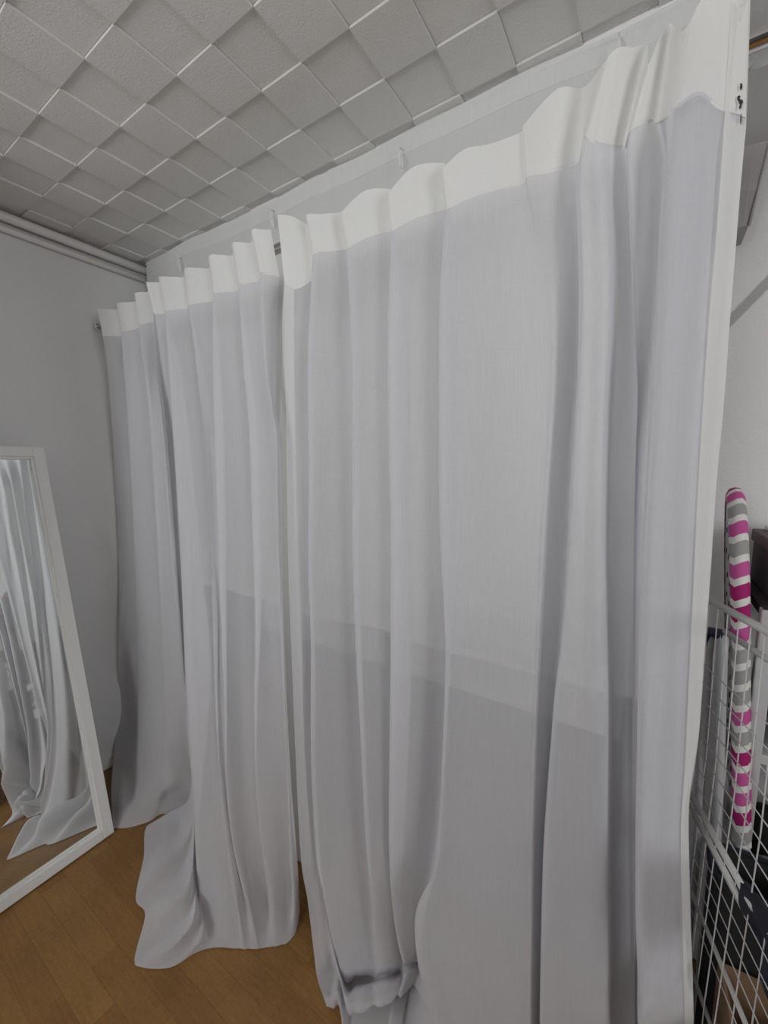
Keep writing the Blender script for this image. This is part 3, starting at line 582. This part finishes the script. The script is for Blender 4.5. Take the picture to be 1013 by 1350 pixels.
# low chest of drawers guessed at through the voile, and an added dark cabinet
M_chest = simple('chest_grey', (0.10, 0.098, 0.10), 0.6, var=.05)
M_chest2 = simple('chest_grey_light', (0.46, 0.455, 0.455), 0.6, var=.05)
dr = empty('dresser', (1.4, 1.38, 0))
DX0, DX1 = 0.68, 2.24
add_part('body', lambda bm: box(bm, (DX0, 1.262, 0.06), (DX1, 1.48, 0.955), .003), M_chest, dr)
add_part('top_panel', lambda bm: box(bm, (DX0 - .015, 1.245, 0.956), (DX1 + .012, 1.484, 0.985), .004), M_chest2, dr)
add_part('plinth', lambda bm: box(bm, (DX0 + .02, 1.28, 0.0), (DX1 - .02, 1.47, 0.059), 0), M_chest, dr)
for r in range(4):
    for c in range(2):
        z1 = 0.945 - r * 0.222; z0 = z1 - (0.15 if r == 0 else 0.205)
        xa = DX0 + .012 + c * (DX1 - DX0) / 2; xb = xa + (DX1 - DX0) / 2 - .024
        f = add_part('drawer', lambda bm: box(bm, (xa, 1.247, z0), (xb, 1.2615, z1), .003), M_chest2 if r == 0 else M_chest, dr)
        kn = add_part('knob', lambda bm: tube(bm, [((xa+xb)/2, 1.246, (z0+z1)/2), ((xa+xb)/2, 1.236, (z0+z1)/2), ((xa+xb)/2, 1.228, (z0+z1)/2)], [.006, .012, .009], 12), M_chest2, dr, True)
        reparent(kn, f)
tag(dr, 'low grey chest of drawers with paler top showing faintly through the voile curtains', 'dresser')
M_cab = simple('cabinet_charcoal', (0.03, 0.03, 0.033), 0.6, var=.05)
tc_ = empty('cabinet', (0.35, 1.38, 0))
add_part('body', lambda bm: box(bm, (0.05, 1.262, 0.0), (0.575, 1.48, 2.12), .004), M_cab, tc_)  # added dark backing, darkens the left pleats from behind
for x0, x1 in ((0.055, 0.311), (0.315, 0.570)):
    d_ = add_part('door', lambda bm: box(bm, (x0, 1.245, 0.06), (x1, 1.2615, 2.11), .003), M_cab, tc_)
    hx = x1 - .03 if x0 < .3 else x0 + .03
    hn = add_part('handle', lambda bm: tube(bm, [(hx, 1.2445, 1.0), (hx, 1.232, 1.01), (hx, 1.232, 1.11), (hx, 1.2445, 1.12)], .004, 8), M_chrome, tc_, True)
    reparent(hn, d_)
tag(tc_, 'tall dark cabinet added in the corner to darken the left voile curtain', 'cabinet')

# --- ironing board standing on end
def cover_mat():
    m, nt, b = newmat('chevron_cover')
    b.inputs['Roughness'].default_value = 0.85
    uv = N(nt, 'ShaderNodeUVMap'); uv.uv_map = 'cloth'
    sp = N(nt, 'ShaderNodeSeparateXYZ'); nt.links.new(uv.outputs[0], sp.inputs[0])
    # zigzag bands along the length
    tri = N(nt, 'ShaderNodeMath', operation='PINGPONG'); tri.inputs[1].default_value = 0.030; nt.links.new(sp.outputs[0], tri.inputs[0])
    mu = N(nt, 'ShaderNodeMath', operation='MULTIPLY'); mu.inputs[1].default_value = 0.55; nt.links.new(tri.outputs[0], mu.inputs[0])
    ad = N(nt, 'ShaderNodeMath', operation='ADD'); nt.links.new(sp.outputs[1], ad.inputs[0]); nt.links.new(mu.outputs[0], ad.inputs[1])
    dv_ = N(nt, 'ShaderNodeMath', operation='DIVIDE'); dv_.inputs[1].default_value = 0.046; nt.links.new(ad.outputs[0], dv_.inputs[0])
    fr = N(nt, 'ShaderNodeMath', operation='FRACT'); nt.links.new(dv_.outputs[0], fr.inputs[0])
    lt = N(nt, 'ShaderNodeMath', operation='LESS_THAN'); lt.inputs[1].default_value = 0.34; nt.links.new(fr.outputs[0], lt.inputs[0])
    flo = N(nt, 'ShaderNodeMath', operation='FLOOR'); nt.links.new(dv_.outputs[0], flo.inputs[0])
    # which colour the band takes: pink, deep pink or grey
    wn = N(nt, 'ShaderNodeTexWhiteNoise', noise_dimensions='1D'); nt.links.new(flo.outputs[0], wn.inputs['W'])
    cr_ = N(nt, 'ShaderNodeValToRGB'); cr_.color_ramp.interpolation = 'CONSTANT'
    e = cr_.color_ramp.elements
    e[0].position = 0.0; e[0].color = (0.40, 0.012, 0.15, 1)
    e[1].position = 0.38; e[1].color = (0.38, 0.37, 0.36, 1)
    n3 = e.new(0.66); n3.color = (0.58, 0.10, 0.33, 1)
    nt.links.new(wn.outputs['Value'], cr_.inputs[0])
    mx = N(nt, 'ShaderNodeMix', data_type='RGBA'); nt.links.new(lt.outputs[0], mx.inputs[0]); nt.links.new(cr_.outputs[0], mx.inputs[6]); mx.inputs[7].default_value = (0.80, 0.79, 0.75, 1)
    nt.links.new(mx.outputs[2], b.inputs['Base Color'])
    return m
M_cover = cover_mat()
M_board = simple('perforated_grey_metal', (0.42, 0.42, 0.42), 0.45, metal=0.3)
M_tubegrey = simple('light_grey_tube', (0.50, 0.51, 0.52), 0.4)
M_hole = simple('hole_black', (0.01, 0.01, 0.01), 0.9)
M_navy = simple('navy_plastic', (0.018, 0.02, 0.05), 0.5)
nearp = at(940, 900, y=1.12); farp = at(930, 900, y=1.43)
bdir = Vector((farp.x - nearp.x, farp.y - nearp.y, 0)); BW = bdir.length; bdir.normalize()
bnor = Vector((bdir.y, -bdir.x, 0))     # towards +x side (top of the board, padded)
ztop = 1.505; zbot = 0.72
ib = empty('ironing_board', (nearp.x, nearp.y, 0))
def outline(inset=0.0):
    hw = BW / 2 - inset; pts = []
    pts.append((-hw, zbot)); 
    pts.append((-hw, ztop - 0.30))
    for k in range(1, 24):
        a = PI - PI * k / 24
        pts.append((hw * math.cos(a) if abs(math.cos(a)) > 1e-6 else 0.0, ztop - 0.30 + (0.30 - inset) * math.sin(a) ** 0.9))
    pts.append((hw, ztop - 0.30)); pts.append((hw, zbot))
    return pts
cen = Vector((nearp.x, nearp.y, 0)) + bdir * (BW / 2)
def bp3(u, z, t): return cen + bdir * u + bnor * t + Vector(((ztop - z) * .085, 0, z))
def cover(bm):
    uvl = bm.loops.layers.uv.new('cloth')
    prof = [(0.028, -.004), (0.012, -.004), (0.0, .002), (-.004, .012), (-.002, .022), (0.010, .029), (0.05, .032), (BW/2 - .003, .033)]
    rings = []
    base = outline(0.0)
    s = [0.0]
    for a, b in zip(base, base[1:]): s.append(s[-1] + math.hypot(b[0]-a[0], b[1]-a[1]))
    # refine the straight sides
    dense = []
    for k in range(len(base)-1):
        m = 30 if (k == 0 or k == len(base)-2) else 2
        for q in range(m): dense.append((k, q / m))
    dense.append((len(base)-2, 1.0))
    for ins, t in prof:
        o = outline(ins); ring = []
        for k, f in dense:
            a, b = o[k], o[k+1]
            ring.append((a[0]+(b[0]-a[0])*f, a[1]+(b[1]-a[1])*f, t, s[k]+(s[k+1]-s[k])*f))
        rings.append(ring)
    V = [[bm.verts.new(bp3(u, z, t)) for u, z, t, _ in r] for r in rings]
    cross = [0.0]
    for (i0_, t0_), (i1_, t1_) in zip(prof, prof[1:]): cross.append(cross[-1] + math.hypot(i1_-i0_, t1_-t0_))
    for i in range(len(V)-1):
        for k in range(len(V[0])-1):
            f = bm.faces.new((V[i][k], V[i+1][k], V[i+1][k+1], V[i][k+1]))
            for lp, (ii, kk) in zip(f.loops, ((i, k), (i+1, k), (i+1, k+1), (i, k+1))):
                lp[uvl].uv = (cross[ii], rings[ii][kk][3])
add_part('cover', cover, M_cover, ib, True)
def plate(bm):
    pts = [bp3(u, z, -.002) for u, z in outline(0.014)]
    quad_prism(bm, pts, bnor * 0.020)
add_part('metal_board', plate, M_board, ib)
for k in range(12):
    z = ztop - 0.10 - k * 0.055
    for u in ((-.06, .03) if k % 2 else (-.09, 0.0)):
        c = bp3(u, z, -.0025)
        add_part('hole', lambda bm: tube(bm, [c, c - bnor * .0012], .0065, 10), M_hole, ib)
for path, r in (([(938,836,1.16),(934,860,1.16),(930,930,1.155),(925,1000,1.15),(921,1100,1.14)], .0085), ([(955,836,1.13),(953,870,1.13),(951,940,1.13),(949,1010,1.13),(945,1100,1.13)], .0095)):
    pts = [at(a, b, y=c) for a, b, c in path]
    last = pts[-1]; pts.append(Vector((last.x, last.y, 0.003)))
    add_part('leg', lambda bm: tube(bm, pts, r, 12), M_tubegrey, ib, True)
a, b = at(934, 832, y=1.16), at(957, 838, y=1.13)
add_part('strap', lambda bm: tube(bm, [a + Vector((-.01,0,-.03)), a, a.lerp(b, .5), b, b + Vector((.005,0,-.004))], [.010, .013, .012, .012, .006], 10), M_navy, ib, True)
tag(ib, 'ironing board stood on end behind the rack, cover in pink, grey and white chevrons', 'ironing board')

# --- white wire drying rack folded upright
M_rack = simple('white_coated_wire', (0.48, 0.475, 0.465), 0.4)
rk0 = at(935, 793, y=1.07)
rdir = ray(700, 665).normalized()
def on_rack(px, py, off=0.0):
    """point of the rack's plane (upright plane through the top rail)"""
    n = Vector((rdir.y, -rdir.x, 0)).normalized(); r = ray(px, py)
    t = n.dot(rk0 + n * off - CAMP) / n.dot(r); return CAMP + r * t
rk = empty('drying_rack', (rk0.x, rk0.y, 0))
SA, SB = -0.02, 0.42   # along the rack: behind the curtain .. past the frame edge
def rail(px, py, r, name, sa=SA, sb=SB, off=0.0, mat=None):
    p = on_rack(px, py, off)
    add_part(name, lambda bm: tube(bm, [p + rdir * -sa, p - rdir * sb], r, 12), mat or M_rack, rk, True)
    return p
rail(935, 791, .0068, 'top_rail')
rail(957, 833, .0062, 'inner_rail', 0.0, .30, .05)
rail(914, 1052, .0060, 'middle_rail', SA, .26); rail(911.5, 1064, .0050, 'middle_rail', SA, .24)
rail(912, 1177, .0040, 'lower_rail'); rail(914, 1284, .0040, 'lower_rail')
zt = on_rack(935, 791).z
for k in range(15):
    py = 878 + k * 23.0
    rail(930 - k * 1.3, py, .0010, 'wire')
for k in range(11):
    s = .002 + k * .0435
    p = on_rack(935, 791) - rdir * s
    q = Vector((p.x + .006 * math.sin(k), p.y, .04))
    add_part('wire', lambda bm: tube(bm, [p, p.lerp(q, .25) + Vector((.004, -.002, 0)), p.lerp(q, .6) + Vector((-.003, 0, 0)), q], .0011, 8), M_rack, rk, True)
for s in (SA + .005, .415):
    p = on_rack(935, 791) - rdir * s
    add_part('post', lambda bm: tube(bm, [p, Vector((p.x, p.y, 0.003))], .0068, 12), M_rack, rk, True)
tag(rk, 'white wire drying rack standing on edge behind the right end of the curtain', 'drying rack')

# --- dark clothes on the rack, shelf unit, boxes
M_dark = simple('navy_cotton', (0.010, 0.011, 0.022), 0.9, bump=0.3, bscale=25, var=0.2)
def lumpy(bm, pts, n, thick, seed):
    """soft hanging cloth: a gridded slab with folds. pts: four corners (tl, tr, br, bl)"""
    rnd = random.Random(seed); nx, nz = 18, 26
    tl, tr, br, bl = pts; n = Vector(n).normalized()
    ph = rnd.random() * 6
    F, B = [], []
    for i in range(nx + 1):
        f, b = [], []
        for k in range(nz + 1):
            u, v = i / nx, k / nz
            p = tl.lerp(tr, u).lerp(bl.lerp(br, u), v)
            w = 0.012 * math.sin(u * 15 + ph + v * 2) * (0.3 + v) + 0.006 * math.sin(v * 9 + u * 5 + ph)
            e = math.sin(PI * min(1, max(0, u))) ** 0.4
            f.append(bm.verts.new(p + n * (w + thick * e))); b.append(bm.verts.new(p + n * (w - thick * e * .5)))
        F.append(f); B.append(b)
    for G, rev in ((F, False), (B, True)):
        for i in range(nx):
            for k in range(nz):
                q = (G[i][k], G[i][k+1], G[i+1][k+1], G[i+1][k]); bm.faces.new(q[::-1] if rev else q)
    for i in range(nx):
        bm.faces.new((F[i][0], F[i+1][0], B[i+1][0], B[i][0])); bm.faces.new((F[i+1][nz], F[i][nz], B[i][nz], B[i+1][nz]))
    for k in range(nz):
        bm.faces.new((F[0][k+1], F[0][k], B[0][k], B[0][k+1])); bm.faces.new((F[nx][k], F[nx][k+1], B[nx][k+1], B[nx][k]))
    bmesh.ops.recalc_face_normals(bm, faces=bm.faces[:])
g0 = on_rack(968, 1160); g1 = on_rack(1040, 1250)
bm = bmesh.new()
lumpy(bm, [g0 + Vector((0,0,.01)), g1 + Vector((0,0,.02)), g1 + Vector((.02,0,-.15)), g0 + Vector((.06,-.05,-.10))], (1, 0, 0), .012, 3)
tag(link_mesh('garment', bm, M_dark, None, True), 'dark navy garment hanging from the lower rails of the drying rack', 'clothes')

M_post = simple('pale_grey_post', (0.52, 0.525, 0.53), 0.5)
M_shelfdark = simple('dark_grey_board', (0.05, 0.047, 0.047), 0.7)
sh = empty('storage_shelf', (2.7, 1.33, 0))
SX0, SX1, SY0, SY1 = at(994, 900, y=1.16).x, 2.25 + .75, 1.16, 1.47
for x, y in ((SX0, SY0), (SX1, SY0), (SX0, SY1 - .03), (SX1, SY1 - .03)):
    add_part('post', lambda bm: box(bm, (x, y, 0), (x + .028, y + .028, 1.251), .003), M_post, sh)
for z in (0.10, 0.52, 0.90, 1.23):
    add_part('shelf_board', lambda bm: box(bm, (SX0 + .003, SY0 + .004, z), (SX1 + .025, SY1 - .004, z + .022), .002), M_post if z < 1 else M_shelfdark, sh)
tag(sh, 'pale grey storage shelf by the back wall at the right edge, behind the drying rack', 'shelf')
# grey box on top with a pale flat carton on it
bx = empty('storage_box', (2.7, 1.32, 1.253))
add_part('body', lambda bm: box(bm, (2.25 + .245, 1.17, 1.253), (2.25 + .72, 1.46, 1.36), .006), simple('warm_dark_grey', (0.115, 0.10, 0.10), 0.75, var=.05), bx)
add_part('lid', lambda bm: box(bm, (2.25 + .24, 1.165, 1.36), (2.25 + .725, 1.465, 1.392), .004), simple('warm_mid_grey', (0.17, 0.15, 0.15), 0.75, var=.05), bx)
tag(bx, 'dark grey storage box on top of the shelf, beside the ironing board nose', 'box')
ct = empty('document_folder', (2.7, 1.3, 1.393))
add_part('cover', lambda bm: box(bm, (2.25 + .262, 1.18, 1.393), (2.25 + .55, 1.45, 1.405), .002), M_white, ct)
add_part('window_sheet', lambda bm: box(bm, (2.25 + .30, 1.20, 1.4055), (2.25 + .52, 1.43, 1.4075), 0), simple('paper_grey', (0.45, 0.45, 0.45), 0.8), ct)
tag(ct, 'flat white folder lying on the dark grey storage box', 'folder')

# bundles on the shelf
M_black = simple('black_cloth', (0.012, 0.012, 0.013), 0.9, bump=.3, bscale=30)
def patt():
    m, nt, b = newmat('black_white_print'); b.inputs['Roughness'].default_value = .9
    tc = N(nt, 'ShaderNodeTexCoord'); w = N(nt, 'ShaderNodeTexWave', Scale=9.0, Distortion=6.0, Detail=2.0); nt.links.new(tc.outputs['Object'], w.inputs['Vector'])
    c = N(nt, 'ShaderNodeValToRGB'); c.color_ramp.elements[0].position = .42; c.color_ramp.elements[0].color = (.02, .02, .025, 1); c.color_ramp.elements[1].position = .5; c.color_ramp.elements[1].color = (.55, .55, .55, 1)
    nt.links.new(w.outputs['Fac'], c.inputs[0]); nt.links.new(c.outputs[0], b.inputs['Base Color']); return m
M_patt = patt()
def roll(bm, c, r, length, ax):
    c = Vector(c); ax = Vector(ax).normalized(); n = 10; pts = []; rr = []
    for k in range(n + 1):
        t = k / n; pts.append(c + ax * (t - .5) * length); rr.append(r * (0.72 + 0.28 * math.sin(PI * min(max(t, .08), .92)) ** .5) * (1 + .05 * math.sin(k * 2.1)))
    tube(bm, pts, rr, 18)
for nm, c, r, l, mt, lb in (
    ('rolled_cloth', (2.25 + .40, 1.20, .542 + .062), .060, .24, M_patt, 'black and white printed cloth rolled up on the shelf behind the rack'),
    ('rolled_cloth', (2.25 + .42, 1.34, .542 + .080), .078, .30, M_black, 'plain black cloth roll lying behind the printed roll'),
    ('rolled_cloth', (2.25 + .42, 1.24, .922 + .085), .083, .28, M_black, 'plain black cloth roll on the board above the printed roll')):
    bm = bmesh.new(); roll(bm, c, r, l, (1, .12, 0)); tag(link_mesh(nm, bm, mt, None, True), lb, 'cloth')
# bin with dark lining, brown carton
bm = bmesh.new()
box(bm, (2.25 + .30, 1.19, .123), (2.25 + .74, 1.44, .42), .01)
tag(link_mesh('storage_bin', bm, M_black), 'black storage bin on the lowest board of the grey shelf', 'bin')
hm = empty('laundry_hamper', (2.25 + .16, 1.13, 0))
def hamper(bm):
    n, rows = 28, [(0, .082), (.02, .088), (.25, .094), (.5, .098), (.70, .100), (.72, .097), (.70, .090), (.4, .088)]
    R = []
    for z, r in rows:
        R.append([bm.verts.new((2.25 + .240 + .78 * r * math.copysign(abs(math.cos(2*PI*k/n)) ** .6, math.cos(2*PI*k/n)), 1.045 + r * .56 * math.copysign(abs(math.sin(2*PI*k/n)) ** .6, math.sin(2*PI*k/n)), z + .002)) for k in range(n)])
    for a, b in zip(R, R[1:]):
        for k in range(n): bm.faces.new((a[k], a[(k+1) % n], b[(k+1) % n], b[k]))
    bm.faces.new(R[0][::-1]); bm.faces.new(R[-1])
M_kraft = simple('kraft_carton', (0.20, 0.12, 0.065), 0.85, var=.15, bscale=12)
add_part('body', hamper, M_black, hm, True)
add_part('rim', lambda bm: tube(bm, [(2.25 + .24 + .079 * math.copysign(abs(math.cos(2*PI*k/24)) ** .6, math.cos(2*PI*k/24)), 1.045 + .056 * math.copysign(abs(math.sin(2*PI*k/24)) ** .6, math.sin(2*PI*k/24)), .722) for k in range(25)], .005, 8), M_dark, hm, True)
tag(hm, 'black laundry hamper standing behind the lower half of the drying rack', 'hamper')
cb = empty('carton', (2.25 + .262, .895, 0), Quaternion((0, 0, 1), 0.06))
def loc_part(name, fn, mat, root):
    bm = bmesh.new(); fn(bm); return link_mesh(name, bm, mat, root)
CXH, CYH, CH = .078, .078, .57
loc_part('body', lambda bm: [box(bm, (-CXH, -CYH, .0), (-CXH + .005, CYH, CH)), box(bm, (CXH - .005, -CYH, 0), (CXH, CYH, CH)), box(bm, (-CXH + .005, -CYH, 0), (CXH - .005, -CYH + .005, CH)), box(bm, (-CXH + .005, CYH - .005, 0), (CXH - .005, CYH, CH)), box(bm, (-CXH + .005, -CYH + .005, 0), (CXH - .005, CYH - .005, .006))], M_kraft, cb)
loc_part('flap', lambda bm: quad_prism(bm, [(-CXH, -CYH, CH), (CXH, -CYH, CH), (CXH + .006, -CYH - .05, CH - .03), (-CXH + .006, -CYH - .05, CH - .03)], (0, 0, .004)), M_kraft, cb)
loc_part('flap', lambda bm: quad_prism(bm, [(CXH, -CYH, CH), (CXH, CYH, CH), (CXH + .055, CYH, CH + .02), (CXH + .055, -CYH, CH + .02)], (0, 0, .004)), M_kraft, cb)
tag(cb, 'tall open brown carton beside the black hamper, behind the drying rack wires', 'carton')

# --- grey fabric bag hanging high on the wall, diagonal strip under it
M_greyfab = simple('grey_fabric', (0.30, 0.295, 0.29), 0.9, bump=.2, bscale=200, var=.05)
M_greyfab2 = simple('grey_fabric_lower', (0.37, 0.355, 0.35), 0.9, bump=.2, bscale=200, var=.05)
M_pip = simple('piping', (0.50, 0.485, 0.48), 0.8)
hb = empty('hanging_bag', (2.25 + .15, 1.42, 2.20))
YF, YB = 1.36, 1.470
bt = [at(px, py, y=YF) for px, py in ((925, 118), (1052, 70), (1014, 187), (981, 195.5), (938, 212))]
add_part('upper_body', lambda bm: quad_prism(bm, [bt[0], bt[1], at(1016.5, 184, y=YF), at(979, 195, y=YF), at(930, 208, y=YF)], (0, YB - YF, 0)), M_greyfab, hb)
def lower(bm):
    # tapering front with a soft keel and a narrower bottom
    tl, tr = at(931, 210, y=YF), at(1015.5, 187, y=YF); ml, mr = at(946, 262, y=YF - .02), at(1000, 250, y=YF - .02); bl, br = at(958, 309, y=YF + .01), at(987, 298, y=YF + .01)
    d = Vector((0, 1, 0))
    rows = [(tl, tr), (ml, mr), (bl, br)]
    F = []; B = []
    for l, r in rows:
        F.append([bm.verts.new(l.lerp(r, t) + Vector((0, -.012 * math.sin(PI * t), 0))) for t in (0, .25, .5, .75, 1)])
        B.append([bm.verts.new(Vector((p.x, YB, p.z))) for p in (l.lerp(r, t) for t in (0, .25, .5, .75, 1))])
    for i in range(2):
        for k in range(4):
            bm.faces.new((F[i][k], F[i+1][k], F[i+1][k+1], F[i][k+1])); bm.faces.new((B[i][k], B[i][k+1], B[i+1][k+1], B[i+1][k]))
        bm.faces.new((F[i][0], B[i][0], B[i+1][0], F[i+1][0])); bm.faces.new((F[i][4], F[i+1][4], B[i+1][4], B[i][4]))
    for k in range(4):
        bm.faces.new((F[2][k], B[2][k], B[2][k+1], F[2][k+1])); bm.faces.new((F[0][k], F[0][k+1], B[0][k+1], B[0][k]))
    bmesh.ops.recalc_face_normals(bm, faces=bm.faces[:])
add_part('lower_body', lower, M_greyfab2, hb)
add_part('seam', lambda bm: tube(bm, [at(931, 209, y=YF - .002), at(979, 195.5, y=YF - .002), at(1016, 185.5, y=YF - .002)], .0016, 8), M_pip, hb, True)
add_part('piping', lambda bm: tube(bm, [at(1016, 187, y=YF - .001), at(1001, 250, y=YF - .022), at(988, 298, y=YF + .008)], .0032, 8), M_pip, hb, True)
hk = at(990, 84, y=1.44)
add_part('strap', lambda bm: tube(bm, [hk + Vector((-.03, 0, -.03)), hk, hk + Vector((0, .040, .012)), hk + Vector((0, .047, .012))], .006, 8), M_pip, hb, True)
tag(hb, 'tapering grey fabric bag hanging high on the back wall beside the chrome rod', 'bag')
d0, d1 = at(905, 484, y=RY1), at(1110, 274, y=RY1)
dd = (d1 - d0).normalized(); pn = Vector((-dd.z, 0, dd.x)) * 0.0095
bm = bmesh.new(); quad_prism(bm, [d0 - pn, d1 - pn, d1 + pn, d0 + pn], (0, -.006, 0))
tag(link_mesh('wall_strip', bm, simple('grey_strip', (0.50, 0.50, 0.49), 0.8)), 'thin grey strip running diagonally up the back wall below the fabric box', 'strip')

# ------------------------------------------------------------------ light: daylight through the window behind the camera
w_ = bpy.data.worlds.new('sky'); S.world = w_; w_.use_nodes = True
bg = w_.node_tree.nodes['Background']; bg.inputs[0].default_value = (0.80, 0.88, 1.0, 1); bg.inputs[1].default_value = 1.0
ld = bpy.data.lights.new('window_daylight', 'AREA'); ld.shape = 'RECTANGLE'; ld.size = WX1 - WX0 - .2; ld.size_y = WZ1 - WZ0 - .2
ld.energy = 40; ld.color = (0.98, 0.99, 1.0)
lo = bpy.data.objects.new('window_daylight', ld); COL.objects.link(lo); lo.location = (WXC, RY0 + .02, (WZ0+WZ1)/2)
lo.rotation_euler = Vector((0, 1, 0.05)).to_track_quat('-Z', 'Y').to_euler()

ld2 = bpy.data.lights.new('window_daylight', 'AREA'); ld2.shape = 'RECTANGLE'; ld2.size = VZ1 - VZ0 - .15; ld2.size_y = VY1 - VY0 - .15
ld2.energy = 31; ld2.color = (0.99, 0.995, 1.0)
lo2 = bpy.data.objects.new('window_daylight', ld2); COL.objects.link(lo2); lo2.location = (RX - .02, (VY0+VY1)/2, (VZ0+VZ1)/2)
lo2.rotation_euler = (0, math.radians(90), 0)

S.view_settings.view_transform = 'Standard'; S.view_settings.look = 'None'; S.view_settings.exposure = -0.62; S.view_settings.gamma = 1.0
S.view_settings.use_curve_mapping = False
S.cycles.max_bounces = 12; S.cycles.transparent_max_bounces = 24; S.cycles.diffuse_bounces = 6; S.cycles.transmission_bounces = 8
